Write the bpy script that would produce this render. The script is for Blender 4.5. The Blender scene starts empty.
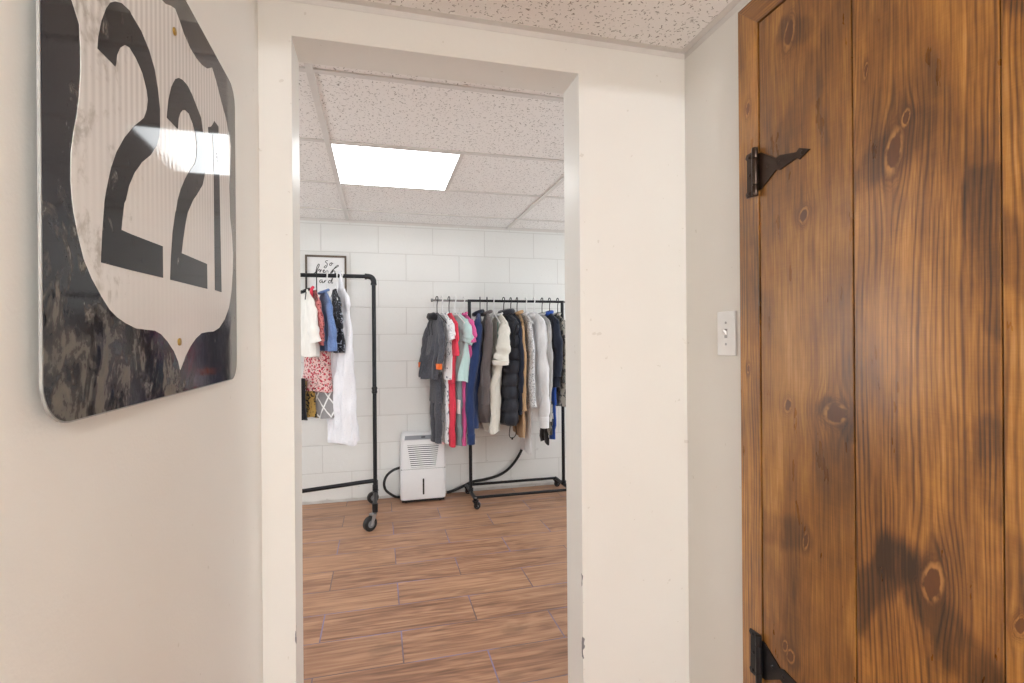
import bpy, bmesh, math, random
from mathutils import Vector, Matrix
from mathutils.geometry import tessellate_polygon
from math import sin, cos, pi, radians, exp
S = bpy.context.scene
COL = S.collection
random.seed(7)

# ------------------------------------------------------------------ helpers
class MB:
    """collects shapes in one bmesh and links it as one mesh object"""
    def __init__(self): self.b = bmesh.new()
    def grid(self, rings, closed=True, cap0=True, cap1=True):
        V = [[self.b.verts.new(p) for p in r] for r in rings]
        n = len(V[0])
        for i in range(len(V) - 1):
            for j in range(n if closed else n - 1):
                k = (j + 1) % n
                self.b.faces.new((V[i][j], V[i][k], V[i+1][k], V[i+1][j]))
        if closed and cap0: self.b.faces.new(list(reversed(V[0])))
        if closed and cap1: self.b.faces.new(V[-1])
        return self
    def box(self, x0, x1, y0, y1, z0, z1, bev=0.0, seg=2):
        g = bmesh.ops.create_cube(self.b, size=1)
        for v in g['verts']:
            v.co = Vector(((x0+x1)/2 + v.co.x*(x1-x0), (y0+y1)/2 + v.co.y*(y1-y0), (z0+z1)/2 + v.co.z*(z1-z0)))
        if bev:
            es = list({e for v in g['verts'] for e in v.link_edges})
            bmesh.ops.bevel(self.b, geom=es, offset=bev, segments=seg, affect='EDGES', profile=0.5)
        return self
    def tube(self, pts, r, n=10, closed=False, flat=None, caps=True):
        """sweep a circle along points; r a number or one per point; flat=(fx,fy) world xy squash"""
        P = [Vector(p) for p in pts]; m = len(P); rings = []
        up = Vector((0, 0, 1)); prev = None
        for i in range(m):
            if closed: t = (P[(i+1) % m] - P[i-1])
            else: t = (P[min(i+1, m-1)] - P[max(i-1, 0)])
            t.normalize()
            if prev is None:
                a = t.cross(up)
                if a.length < 1e-3: a = t.cross(Vector((0, 1, 0)))
            else:
                a = prev - t*prev.dot(t)
            a.normalize(); prev = a; c = t.cross(a)
            rr = r[i] if isinstance(r, (list, tuple)) else r
            ring = []
            for k in range(n):
                th = 2*pi*k/n; d = (a*cos(th) + c*sin(th))*rr
                if flat: d = Vector((d.x*flat[0], d.y*flat[1], d.z))
                ring.append(P[i] + d)
            rings.append(ring)
        if closed: rings.append(rings[0][:])
        self.grid(rings, True, caps and not closed, caps and not closed)
        if closed: bmesh.ops.remove_doubles(self.b, verts=self.b.verts[:], dist=1e-6)
        return self
    def cyl(self, c, axis, r, h, n=20, bev=0.0):
        c = Vector(c); ax = {'x': Vector((1,0,0)), 'y': Vector((0,1,0)), 'z': Vector((0,0,1))}[axis]
        a = ax.orthogonal().normalized(); d = ax.cross(a)
        prof = [(-h/2, r)] if not bev else [(-h/2, r-bev), (-h/2+bev*.3, r-bev*.3), (-h/2+bev, r)]
        prof += [(-z, q) for z, q in reversed(prof)]
        self.grid([[c + ax*z + (a*cos(2*pi*k/n) + d*sin(2*pi*k/n))*q for k in range(n)] for z, q in prof])
        return self
    def prism(self, poly, f, d0, d1):
        """poly 2-D outline, f(u,v,d)->xyz, extruded from depth d0 to d1"""
        A = [self.b.verts.new(f(u, v, d0)) for u, v in poly]
        B = [self.b.verts.new(f(u, v, d1)) for u, v in poly]
        n = len(poly)
        for i in range(n):
            self.b.faces.new((A[i], B[i], B[(i+1) % n], A[(i+1) % n]))
        for tri in tessellate_polygon([[Vector((u, v, 0)) for u, v in poly]]):
            self.b.faces.new([A[k] for k in tri]); self.b.faces.new([B[k] for k in reversed(tri)])
        return self
    def build(self, name, mat, parent=None, label=None, smooth=False, angle=40):
        bmesh.ops.recalc_face_normals(self.b, faces=self.b.faces[:])
        me = bpy.data.meshes.new(name); self.b.to_mesh(me); self.b.free()
        if mat: me.materials.append(mat)
        if smooth:
            me.shade_smooth()
            me.set_sharp_from_angle(angle=radians(angle))
        o = bpy.data.objects.new(name, me); COL.objects.link(o)
        if parent: o.parent = parent
        if label: o['label'] = label
        return o

def thing(name, label, cat, loc=(0,0,0), rz=0, group=None):
    o = bpy.data.objects.new(name, None); COL.objects.link(o)
    o.empty_display_size = .05
    o.location = loc; o.rotation_euler = (0, 0, rz)
    o['label'] = label; o['category'] = cat
    if group: o['group'] = group
    return o
def tag(o, label, cat, group=None):
    o['label'] = label; o['category'] = cat
    if group: o['group'] = group
    return o
def struct(o, label=None):
    o['kind'] = 'structure'
    if label: o['label'] = label
    return o
def crom(pts, n=6, closed=False):
    P = [Vector(p) for p in pts]; out = []; m = len(P)
    for i in range(m if closed else m-1):
        if closed: a, b, c, d = P[i-1], P[i], P[(i+1) % m], P[(i+2) % m]
        else: a, b, c, d = P[max(i-1, 0)], P[i], P[i+1], P[min(i+2, m-1)]
        for k in range(n):
            t = k/n
            out.append(.5*((2*b) + (c-a)*t + (2*a-5*b+4*c-d)*t*t + (3*b-a-3*c+d)*t**3))
    if not closed: out.append(P[-1])
    return out

# ------------------------------------------------------------------ node materials
class NT:
    def __init__(self, name):
        self.m = bpy.data.materials.new(name); self.m.use_nodes = True
        self.t = self.m.node_tree; self.t.nodes.clear()
        self.out = self.t.nodes.new('ShaderNodeOutputMaterial')
        self.p = self.t.nodes.new('ShaderNodeBsdfPrincipled')
        self.t.links.new(self.p.outputs[0], self.out.inputs[0])
        tc = self.t.nodes.new('ShaderNodeTexCoord'); self.co = tc.outputs['Object']
        self._sep = None
    def put(self, sock, v):
        if isinstance(v, bpy.types.NodeSocket): self.t.links.new(v, sock)
        elif isinstance(v, (tuple, list)) and len(v) == 3 and sock.type == 'RGBA': sock.default_value = (*v, 1)
        else: sock.default_value = v
    def n(self, typ, ins=None, **kw):
        nd = self.t.nodes.new('ShaderNode' + typ)
        for k, v in kw.items(): setattr(nd, k, v)
        for k, v in (ins or {}).items(): self.put(nd.inputs[k], v)
        return nd
    def M(self, op, a, b=0.0, c=0.0, clamp=False):
        nd = self.n('Math', {0: a, 1: b, 2: c}, operation=op); nd.use_clamp = clamp
        return nd.outputs[0]
    def add(self, a, b): return self.M('ADD', a, b)
    def sub(self, a, b): return self.M('SUBTRACT', a, b)
    def mul(self, a, b): return self.M('MULTIPLY', a, b)
    def xyz(self):
        if not self._sep: self._sep = self.n('SeparateXYZ', {0: self.co})
        return self._sep.outputs[0], self._sep.outputs[1], self._sep.outputs[2]
    def vec(self, x, y, z=0.0): return self.n('CombineXYZ', {0: x, 1: y, 2: z}).outputs[0]
    def scale(self, v, s): return self.n('VectorMath', {0: v, 1: s}, operation='MULTIPLY').outputs[0]
    def noise(self, v, s, d=2.0, r=.5, dist=0.0):
        return self.n('TexNoise', {'Vector': v, 'Scale': s, 'Detail': d, 'Roughness': r, 'Distortion': dist}).outputs['Fac']
    def ss(self, v, a, b, c=0.0, d=1.0):
        return self.n('MapRange', {0: v, 1: a, 2: b, 3: c, 4: d}, interpolation_type='SMOOTHSTEP').outputs[0]
    def mix(self, f, a, b, mode='MIX'):
        nd = self.n('Mix', data_type='RGBA', blend_type=mode)
        self.put(nd.inputs[0], f); self.put(nd.inputs[6], a); self.put(nd.inputs[7], b)
        return nd.outputs[2]
    def ramp(self, f, stops):
        nd = self.n('ValToRGB', {0: f}); e = nd.color_ramp.elements
        while len(e) < len(stops): e.new(.5)
        for i, (p, c) in enumerate(stops): e[i].position = p; e[i].color = (*c, 1)
        return nd.outputs[0]
    def bump(self, h, strength=.3, dist=.01):
        return self.n('Bump', {'Height': h, 'Strength': strength, 'Distance': dist}).outputs[0]
    def done(self, color=None, rough=.5, metal=0.0, normal=None, spec=None, **kw):
        if color is not None: self.put(self.p.inputs['Base Color'], color)
        self.put(self.p.inputs['Roughness'], rough); self.put(self.p.inputs['Metallic'], metal)
        if normal is not None: self.put(self.p.inputs['Normal'], normal)
        if spec is not None: self.put(self.p.inputs['Specular IOR Level'], spec)
        for k, v in kw.items(): self.put(self.p.inputs[k.replace('_', ' ')], v)
        return self.m

def lin(r, g, b):
    f = lambda c: (c/255/12.92 if c <= 10 else ((c/255+.055)/1.055)**2.4)
    return (f(r), f(g), f(b))

def plain(name, col, rough=.5, metal=0.0, var=.06, scale=30, bump=0.0, spec=None):
    t = NT(name); nz = t.noise(t.co, scale, 3)
    c = t.mix(nz, tuple(x*(1-var) for x in col), tuple(min(1, x*(1+var)) for x in col))
    return t.done(c, rough, metal, t.bump(nz, bump, .002) if bump else None, spec)

def wall_paint():
    t = NT('cream_wall_paint'); x, y, z = t.xyz()
    big = t.noise(t.co, 1.6, 3); fine = t.noise(t.co, 260, 2); roller = t.noise(t.co, 55, 3)
    c = t.mix(t.ss(big, .3, .7), lin(228, 225, 219), lin(232, 230, 225))
    specks = t.ss(t.noise(t.co, 38, 2), .735, .76)
    c = t.mix(t.mul(specks, .22), c, lin(160, 148, 128))
    return t.done(c, .42, 0, t.bump(t.add(t.mul(roller, .7), fine), .10, .003), .35)

def jamb_paint(x_edges, y_edge):
    """the opening's wall: same paint, chipped along the opening's front corners"""
    t = NT('chipped_wall_paint'); x, y, z = t.xyz()
    big = t.noise(t.co, 1.6, 3); roller = t.noise(t.co, 55, 3)
    c = t.mix(t.ss(big, .3, .7), lin(228, 225, 219), lin(232, 230, 225))
    specks = t.ss(t.noise(t.co, 38, 2), .735, .76)
    c = t.mix(t.mul(specks, .22), c, lin(160, 148, 128))
    chips = None
    for xe, z0, zw, wid in x_edges:
        d = t.M('ABSOLUTE', t.sub(x, xe)); dy = t.M('ABSOLUTE', t.sub(y, y_edge))
        prox = t.mul(t.ss(d, wid, 0.0), t.ss(dy, .022, .002))
        zm = t.ss(t.M('ABSOLUTE', t.sub(z, z0)), zw, zw*.5)
        nz = t.noise(t.scale(t.co, (55, 55, 20)), 1.0, 3)
        m = t.ss(t.add(nz, t.mul(t.mul(prox, zm), .34)), .78, .80)
        m = t.mul(m, t.M('GREATER_THAN', prox, .02))
        chips = m if chips is None else t.M('MAXIMUM', chips, m)
    c = t.mix(chips, c, lin(122, 122, 126))
    h = t.sub(t.mul(roller, .7), t.mul(chips, 2.0))
    return t.done(c, .42, 0, t.bump(h, .12, .003), .35)

def block_wall():
    t = NT('painted_block_wall'); x, y, z = t.xyz()
    v = t.vec(t.sub(x, -.4043), t.sub(z, .0166), 0)
    b = t.n('TexBrick', {'Vector': v, 'Scale': 1.0, 'Mortar Size': .0035, 'Mortar Smooth': .5, 'Bias': 0.0,
                         'Brick Width': .4064, 'Row Height': .2032, 'Color1': (.9,)*3, 'Color2': (1.0,)*3, 'Mortar': (0,)*3}, offset=.5)
    fac = b.outputs['Fac']
    nz = t.noise(t.co, 45, 5, .65); big = t.noise(t.co, 2.2, 3)
    c = t.mix(big, lin(228, 228, 226), lin(236, 236, 234))
    c = t.mix(t.mul(fac, .24), c, lin(150, 144, 136))
    pits = t.ss(t.noise(t.co, 130, 3), .68, .76)
    c = t.mix(t.mul(pits, .2), c, lin(150, 142, 132))
    scuff = t.mul(t.ss(t.noise(t.scale(t.co, (14, 1, 22)), 1.0, 4), .66, .74), t.ss(z, .42, .05))
    c = t.mix(t.mul(scuff, .55), c, lin(110, 100, 90))
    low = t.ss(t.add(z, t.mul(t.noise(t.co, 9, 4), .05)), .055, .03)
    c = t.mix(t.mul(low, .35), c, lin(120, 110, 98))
    h = t.sub(t.add(t.mul(nz, .5), t.mul(t.noise(t.co, 160, 3), .25)), t.mul(fac, .8))
    return t.done(c, .5, 0, t.bump(h, .55, .006), .3)

def ceiling_tile():
    t = NT('fissured_ceiling_tile'); x, y, z = t.xyz()
    def dashes(sc, ln, wd, off):
        v = t.n('VectorMath', {0: t.scale(t.co, (sc, sc, 0)), 1: off}, operation='ADD').outputs[0]
        w = t.n('TexNoise', {'Vector': v, 'Scale': 2.2, 'Detail': 1}).outputs['Color']
        v = t.n('VectorMath', {0: v, 1: t.scale(w, (.55, .55, 0))}, operation='ADD').outputs[0]
        vo = t.n('TexVoronoi', {'Vector': v, 'Scale': 1.0, 'Randomness': 1.0}, voronoi_dimensions='2D')
        l = t.n('VectorMath', {0: v, 1: vo.outputs['Position']}, operation='SUBTRACT').outputs[0]
        s = t.n('SeparateXYZ', {0: l}); cr = t.n('SeparateColor', {0: vo.outputs['Color']})
        a = t.mul(cr.outputs[0], 6.283); ca = t.M('COSINE', a); sa = t.M('SINE', a)
        u = t.add(t.mul(s.outputs[0], ca), t.mul(s.outputs[1], sa))
        w2 = t.sub(t.mul(s.outputs[1], ca), t.mul(s.outputs[0], sa))
        L = t.mul(t.add(cr.outputs[1], .35), ln)
        m = t.mul(t.ss(t.sub(t.M('ABSOLUTE', u), L), .05, 0.0), t.ss(t.M('ABSOLUTE', w2), wd, wd*.45))
        return t.mul(m, t.M('GREATER_THAN', cr.outputs[2], .3))
    m = t.M('MAXIMUM', dashes(38, .20, .075, (0, 0, 0)), t.mul(dashes(66, .18, .11, (3.3, 7.7, 0)), .8))
    grain = t.noise(t.co, 320, 2)
    base = t.mix(t.noise(t.co, 3, 2), lin(240, 237, 234), lin(245, 242, 240))
    base = t.mix(t.mul(t.ss(grain, .55, .75), .18), base, lin(190, 180, 172))
    c = t.mix(t.mul(m, .75), base, lin(118, 108, 100))
    return t.done(c, .85, 0, t.bump(t.sub(t.mul(grain, .3), m), .5, .004), .15)

def floor_tile():
    t = NT('wood_look_floor_tile'); x, y, z = t.xyz()
    W, H = .6265, .2172
    v = t.vec(t.sub(x, -.2335), t.sub(y, 1.921), 0)
    b = t.n('TexBrick', {'Vector': v, 'Scale': 1.0, 'Mortar Size': .0028, 'Mortar Smooth': .15, 'Bias': 0.0,
                         'Brick Width': W, 'Row Height': H, 'Color1': (0,)*3, 'Color2': (1,)*3, 'Mortar': (.5,)*3}, offset=.5)
    rnd = t.n('SeparateColor', {0: b.outputs['Color']}).outputs[0]; fac = b.outputs['Fac']
    row = t.M('FLOOR', t.M('DIVIDE', t.sub(y, 1.921), H))
    sh = t.add(t.mul(row, 3.7), t.mul(rnd, 9.0))
    p = t.vec(t.add(t.mul(x, 1.5), sh), t.mul(y, 22), t.mul(sh, 1.7))
    g1 = t.noise(p, 1.0, 5, .6, .8)
    p2 = t.vec(t.add(t.mul(x, 3.2), sh), t.mul(y, 95), sh)
    g2 = t.noise(p2, 1.0, 3, .6, .4)
    cath = t.M('SINE', t.mul(t.add(t.noise(t.vec(t.add(t.mul(x, 1.5), sh), t.mul(y, 9), sh), 1.0, 2), t.mul(y, .8)), 60))
    g = t.add(t.add(t.mul(g1, .55), t.mul(g2, .37)), t.mul(cath, .035))
    c = t.ramp(g, [(.26, lin(98, 70, 54)), (.40, lin(142, 103, 81)), (.52, lin(170, 129, 101)), (.70, lin(194, 154, 124))])
    dirt = t.ss(t.noise(t.vec(t.add(t.mul(x, 3.2), sh), t.mul(y, 7), 0), 1.0, 4, .6), .56, .72)
    c = t.mix(t.mul(dirt, .35), c, lin(92, 74, 62))
    c = t.mix(t.mul(rnd, .22), c, lin(196, 152, 118))
    wet = t.ss(t.noise(t.scale(t.co, (3, 3, 0)), 1.0, 2), .40, .62)
    grout = t.mix(wet, lin(112, 92, 88), lin(128, 118, 146))
    c = t.mix(fac, c, grout)
    h = t.sub(t.mul(g, .25), fac)
    return t.done(c, t.add(.36, t.mul(g2, .2)), 0, t.bump(h, .35, .003), .4)

def wood(name, knots=(), freq=95, seed=0.0, light=1.0, darks=(), ls=1.0, horiz=False):
    """stained knotty pine; grain runs along z (or y when horiz). knots: (y, z, half width, half height)"""
    t = NT(name); x, y, z = t.xyz()
    if horiz: y, z = z, y
    lw = t.noise(t.vec(t.mul(y, 2.2), t.mul(z, .55), seed), 1.0, 2)
    u = t.add(y, t.mul(t.sub(lw, .5), .11))
    wob = t.noise(t.vec(t.mul(y, 20), t.mul(z, 5), seed+3), 1.0, 2)
    u = t.add(u, t.mul(t.sub(wob, .5), .006))
    core = None; halo = None; ringf = None; smoke = None
    for (ky, kz, a, bb) in knots:
        dy = t.sub(y, ky); dz = t.sub(z, kz)
        e1 = t.M('EXPONENT', t.mul(t.M('POWER', t.M('DIVIDE', dz, bb*3.0), 2.0), -1.0))
        e2 = t.M('EXPONENT', t.mul(t.M('POWER', t.M('DIVIDE', dy, a*5.0), 2.0), -1.0))
        push = t.mul(t.mul(t.mul(e1, e2), t.M('TANH', t.M('DIVIDE', dy, a*.9))), a*1.25)
        u = t.sub(u, push)
        irr = t.noise(t.vec(t.mul(dy, .9/a), t.mul(dz, .9/bb), seed+kz*7), 1.0, 3)
        d = t.M('SQRT', t.add(t.M('POWER', t.M('DIVIDE', t.add(dy, t.mul(dz, .16)), a), 2.0), t.M('POWER', t.M('DIVIDE', dz, bb), 2.0)))
        d = t.mul(d, t.add(.62, t.mul(irr, .76)))
        ci = t.ss(d, 1.06, .82); hi = t.mul(t.mul(t.ss(d, 1.6, 1.15), t.sub(1.0, ci)), t.ss(irr, .3, .62))
        ri = t.mul(t.add(t.mul(t.M('SINE', t.mul(d, 17)), .5), .5), t.mul(t.ss(d, 3.0, 1.4), t.sub(1.0, ci)))
        sm = t.ss(t.M('SQRT', t.add(t.M('POWER', t.M('DIVIDE', dy, a*5), 2.0), t.M('POWER', t.M('DIVIDE', dz, bb*2.8), 2.0))), 1.0, .2)
        mx = lambda p, q: q if p is None else t.M('MAXIMUM', p, q)
        core, halo, ringf, smoke = mx(core, ci), mx(halo, hi), mx(ringf, ri), mx(smoke, sm)
    # growth rings: uneven spacing, sharp late-wood lines
    w = t.noise(t.vec(t.mul(u, 17), seed*3.1, 0), 1.0, 2)
    ph = t.add(t.add(t.mul(u, freq*6.283), t.mul(w, 22)), t.mul(wob, 2.5))
    s = t.add(t.mul(t.M('SINE', ph), .5), .5)
    line = t.mul(t.M('POWER', s, 2.2), t.ss(t.noise(t.vec(t.mul(u, 40), t.mul(z, 2.2), seed+31), 1.0, 3), .30, .60))
    amp = t.ss(t.noise(t.vec(t.mul(u, 9), t.mul(z, .7), seed+8), 1.0, 2), .32, .62)
    fib = t.noise(t.vec(t.mul(y, 330), t.mul(z, 9), seed), 1.0, 3)
    saw = t.noise(t.vec(t.mul(y, 14), t.mul(z, 420), seed+5), 1.0, 2)
    blot = t.noise(t.vec(t.mul(y, 6), t.mul(z, 2.3), seed+11), 1.0, 4, .55, .4)
    blot2 = t.noise(t.vec(t.mul(y, 30), t.mul(z, 7), seed+17), 1.0, 4, .6)
    tone = t.add(t.mul(t.sub(blot, .5), .85), t.mul(t.sub(blot2, .5), .45))
    tone = t.add(tone, t.mul(t.sub(fib, .5), .45))
    str_ = t.noise(t.vec(t.mul(u, 110), t.mul(z, 1.6), seed+41), 1.0, 4, .6)
    tone = t.add(tone, t.mul(t.sub(str_, .5), .42))
    tone = t.add(tone, t.mul(t.sub(saw, .5), .08))
    tone = t.sub(tone, t.mul(t.mul(line, t.add(.2, amp)), .21*ls))
    tone = t.add(tone, .58)
    if smoke is not None: tone = t.sub(tone, t.mul(t.mul(smoke, t.ss(blot2, .3, .6)), .16))
    for (ay, az, by, bz, wd, st) in darks:                 # smoky stains with a shape of their own
        vx, vz = by-ay, bz-az; L2 = vx*vx+vz*vz
        py = t.add(t.sub(y, ay), t.mul(t.sub(blot2, .5), .05)); pz = t.add(t.sub(z, az), t.mul(t.sub(wob, .5), .07))
        h = t.M('DIVIDE', t.add(t.mul(py, vx), t.mul(pz, vz)), L2, clamp=True)
        d = t.M('SQRT', t.add(t.M('POWER', t.sub(py, t.mul(h, vx)), 2.0), t.M('POWER', t.sub(pz, t.mul(h, vz)), 2.0)))
        tone = t.sub(tone, t.mul(t.ss(d, wd, wd*.45), st))
    k = light
    c = t.ramp(tone, [(.05, tuple(v*k for v in lin(56, 35, 18))), (.33, tuple(v*k for v in lin(104, 67, 31))),
                      (.55, tuple(v*k for v in lin(148, 98, 44))), (.72, tuple(v*k for v in lin(180, 126, 58))), (.92, tuple(v*k for v in lin(206, 156, 98)))])
    if core is not None:
        c = t.mix(t.mul(ringf, .5), c, tuple(v*k for v in lin(96, 56, 26)))
        c = t.mix(t.mul(halo, .6), c, tuple(v*k for v in lin(206, 146, 78)))
        c = t.mix(t.mul(core, .85), c, t.mix(blot2, tuple(v*k for v in lin(50, 28, 14)), tuple(v*k for v in lin(128, 76, 36))))
    h = t.sub(t.add(t.mul(fib, .35), t.mul(saw, .08)), t.mul(line, .6))
    return t.done(c, t.add(.29, t.mul(t.sub(blot2, .5), .10)), 0, t.bump(h, .07, .002), .5, Coat_Weight=.6, Coat_Roughness=.24)

def sign_black():
    t = NT('scratched_black_sign_face'); x, y, z = t.xyz()
    low = t.ss(z, 1.36, 1.14)
    n1 = t.noise(t.scale(t.co, (1, 17, 11)), 1.0, 6, .7, .8); n2 = t.noise(t.scale(t.co, (1, 46, 30)), 1.0, 5, .65, 1.2)
    dirt = t.ss(t.add(t.add(t.mul(n1, .75), t.mul(n2, .40)), t.mul(low, .13)), .63, .83)
    dirt = t.mul(dirt, t.ss(y, .96, .82, .12, 1.0))
    sc = t.noise(t.vec(0, t.mul(t.add(y, t.mul(z, .6)), 42), t.mul(t.sub(z, t.mul(y, .9)), 210)), 1.0, 3)
    scr = t.mul(t.ss(sc, .66, .74), t.mul(t.ss(n1, .5, .66), .6))
    c = t.mix(t.noise(t.co, 9, 3), lin(30, 29, 34), lin(46, 44, 48))
    c = t.mix(t.mul(t.mul(t.ss(t.noise(t.co, 6, 3), .5, .68), .5), low), c, lin(48, 54, 84))
    c = t.mix(t.mul(dirt, .75), c, t.mix(n2, lin(70, 65, 58), lin(148, 138, 124)))
    c = t.mix(scr, c, lin(170, 164, 158))
    spk = t.ss(t.noise(t.scale(t.co, (60, 60, 38)), 1.0, 3, .6), .67, .74)
    c = t.mix(t.mul(spk, .7), c, lin(176, 172, 168))
    r = t.add(.03, t.mul(dirt, .45))
    return t.done(c, r, 0, t.bump(t.add(n1, t.mul(n2, .5)), .03, .004), .5, IOR=1.32)

def sign_white():
    t = NT('ribbed_white_sign_sheeting'); x, y, z = t.xyz()
    rib = t.add(t.mul(t.M('SINE', t.mul(y, 6.283/.0145)), .5), .5)
    top = t.ss(z, 1.28, 1.5)
    n1 = t.noise(t.scale(t.co, (1, 20, 20)), 1.0, 6, .7, .6); n2 = t.noise(t.scale(t.co, (1, 70, 60)), 1.0, 4)
    c = t.mix(t.noise(t.co, 5, 3), lin(220, 217, 214), lin(232, 230, 227))
    c = t.mix(t.mul(t.mul(rib, t.add(.15, top)), .38), c, lin(168, 163, 160))
    lft = t.ss(y, .80, .62)
    dirt = t.ss(t.add(t.add(t.mul(n1, .7), t.mul(n2, .4)), t.mul(lft, .12)), .66, .84)
    c = t.mix(t.mul(dirt, .6), c, lin(122, 110, 92))
    return t.done(c, t.add(.06, t.mul(dirt, .3)), 0, t.bump(rib, .012, .003), .5, IOR=1.18)

def sign_digit():
    t = NT('worn_black_sign_numeral')
    n2 = t.noise(t.scale(t.co, (1, 40, 26)), 1.0, 5, .65, 1.0)
    c = t.mix(t.noise(t.co, 12, 3), lin(36, 34, 36), lin(52, 50, 52))
    c = t.mix(t.mul(t.ss(n2, .60, .74), .6), c, lin(150, 144, 138))
    return t.done(c, t.add(.05, t.mul(t.ss(n2, .6, .74), .3)), 0, None, .5, IOR=1.2)

def emit(name, col, strength):
    t = NT(name); t.put(t.p.inputs['Base Color'], (.9, .9, .9))
    t.put(t.p.inputs['Emission Color'], col); t.put(t.p.inputs['Emission Strength'], strength)
    return t.m

def fabric(name, col, col2=None, pat=None, scale=30, rough=.85, thr=(.5, .56), sheen=.2):
    t = NT(name); x, y, z = t.xyz()
    weave = t.noise(t.co, 420, 2); wr = t.noise(t.scale(t.co, (16, 16, 6)), 1.0, 4, .6, .9)
    c = t.mix(t.ss(wr, .3, .7), tuple(v*.94 for v in col), tuple(min(1, v*1.05) for v in col))
    if pat == 'spots':
        c = t.mix(t.ss(t.noise(t.co, scale, 2, .5, .8), *thr), c, col2)
    elif pat == 'flowers':
        vo = t.n('TexVoronoi', {'Vector': t.co, 'Scale': scale})
        cc = t.n('SeparateColor', {0: vo.outputs['Color']}).outputs[0]
        c = t.mix(t.mul(t.ss(vo.outputs['Distance'], .5, .38), t.M('GREATER_THAN', cc, .25)), c, col2)
        c = t.mix(t.ss(t.noise(t.co, scale*2, 2), .58, .62), c, lin(70, 22, 28))
    elif pat == 'stripes':
        c = t.mix(t.ss(t.M('SINE', t.mul(z, scale)), .2, .4), c, col2)
    elif pat == 'lattice':
        a = t.M('SINE', t.mul(t.add(y, t.mul(z, .5)), scale)); b = t.M('SINE', t.mul(t.sub(y, t.mul(z, .8)), scale))
        c = t.mix(t.ss(t.M('MAXIMUM', a, b), .90, .95), c, col2)
    elif pat == 'heather':
        c = t.mix(t.ss(t.noise(t.scale(t.co, (300, 300, 120)), 1.0, 2), .45, .65), c, col2)
    elif pat == 'lace':
        vo = t.n('TexVoronoi', {'Vector': t.co, 'Scale': scale}); c = t.mix(t.ss(vo.outputs['Distance'], .16, .1), c, col2)
    return t.done(c, rough, 0, t.bump(t.add(t.mul(weave, .2), wr), .55, .012), .25, Sheen_Weight=sheen)
LIGHT_BACK = 5.6; LIGHT_FRONT = 5.0; LAMP_W = 88.0; LIGHT_FILL = 2.6; LIGHT_FILL2 = 3.4; EXPOSURE = 0.10
# ------------------------------------------------------------------ dimensions (metres, camera axis over x=y=0)
L, R, D, D2 = -.2941, .947, 1.44, 1.570
J0, J1, HZ = -.2147, .5864, 1.9766
CZ = 2.084; FAR = 3.99
BX0, BX1, FY = -2.35, 2.75, -2.3

M_WALL = wall_paint()
M_OPEN = jamb_paint([(J1, .25, .05, .03), (J1, .43, .07, .013), (J0, .415, .035, .012)], D)
M_BLOCK = block_wall(); M_TILE = ceiling_tile(); M_FLOOR = floor_tile()
M_GRID = plain('off_white_painted_metal', lin(218, 214, 210), .5)
M_IRON = plain('dark_bronze_iron', lin(62, 46, 36), .32, .6, .15, 60, .1)
M_BLACKIRON = plain('black_iron', lin(24, 24, 27), .45, .3, .15, 60, .15)
M_PLATE = plain('white_plastic', lin(236, 236, 236), .35)
M_SLOT = plain('shadow_grey_plastic', lin(150, 150, 150), .5)
M_PIPE = plain('black_pipe', lin(34, 35, 39), .38, .5, .12, 40)
M_STEEL = plain('zinc_plated_steel', lin(170, 172, 176), .3, .9, .1, 40)
M_RUBBER = plain('black_rubber', lin(20, 20, 22), .45)
M_HUB = plain('grey_hub_plastic', lin(120, 122, 126), .4)
M_CHROME = plain('dull_chrome', lin(140, 140, 142), .25, 1.0, .1, 30)
M_BRASS = plain('brass_screw', lin(160, 128, 60), .35, .8)
M_ALU = plain('aluminium_edge', lin(172, 172, 170), .45, .6, .15, 200)

def struct_boxes(name, mat, boxes):
    m = MB()
    for b in boxes: m.box(*b)
    return struct(m.build(name, mat))
struct_boxes('floor', M_FLOOR, [(BX0-.1, BX1+.1, FY-.1, FAR+.1, -.1, 0)])
struct_boxes('ceiling', M_TILE, [(BX0-.1, BX1+.1, FY-.1, FAR+.1, CZ, CZ+.15)])
struct_boxes('wall_left', M_WALL, [(L-.1, L, FY, D, 0, CZ)])
struct_boxes('wall_right', M_WALL, [(R, R+.1, FY, D, 0, CZ)])
struct_boxes('wall_rear', M_WALL, [(L-.1, R+.1, FY-.1, FY, 0, CZ)])
m = MB()
m.prism([(BX0, 0), (J0, 0), (J0, HZ), (J1, HZ), (J1, 0), (BX1, 0), (BX1, CZ), (BX0, CZ)], lambda u, v, d: (u, d, v), D, D2)
struct(m.build('wall_front', M_OPEN))
struct_boxes('wall_far', M_BLOCK, [(BX0, BX1, FAR, FAR+.1, 0, CZ)])
struct_boxes('wall_back_left', M_WALL, [(BX0-.1, BX0, D2, FAR, 0, CZ)])
struct_boxes('wall_back_right', M_WALL, [(BX1, BX1+.1, D2, FAR, 0, CZ)])

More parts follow.
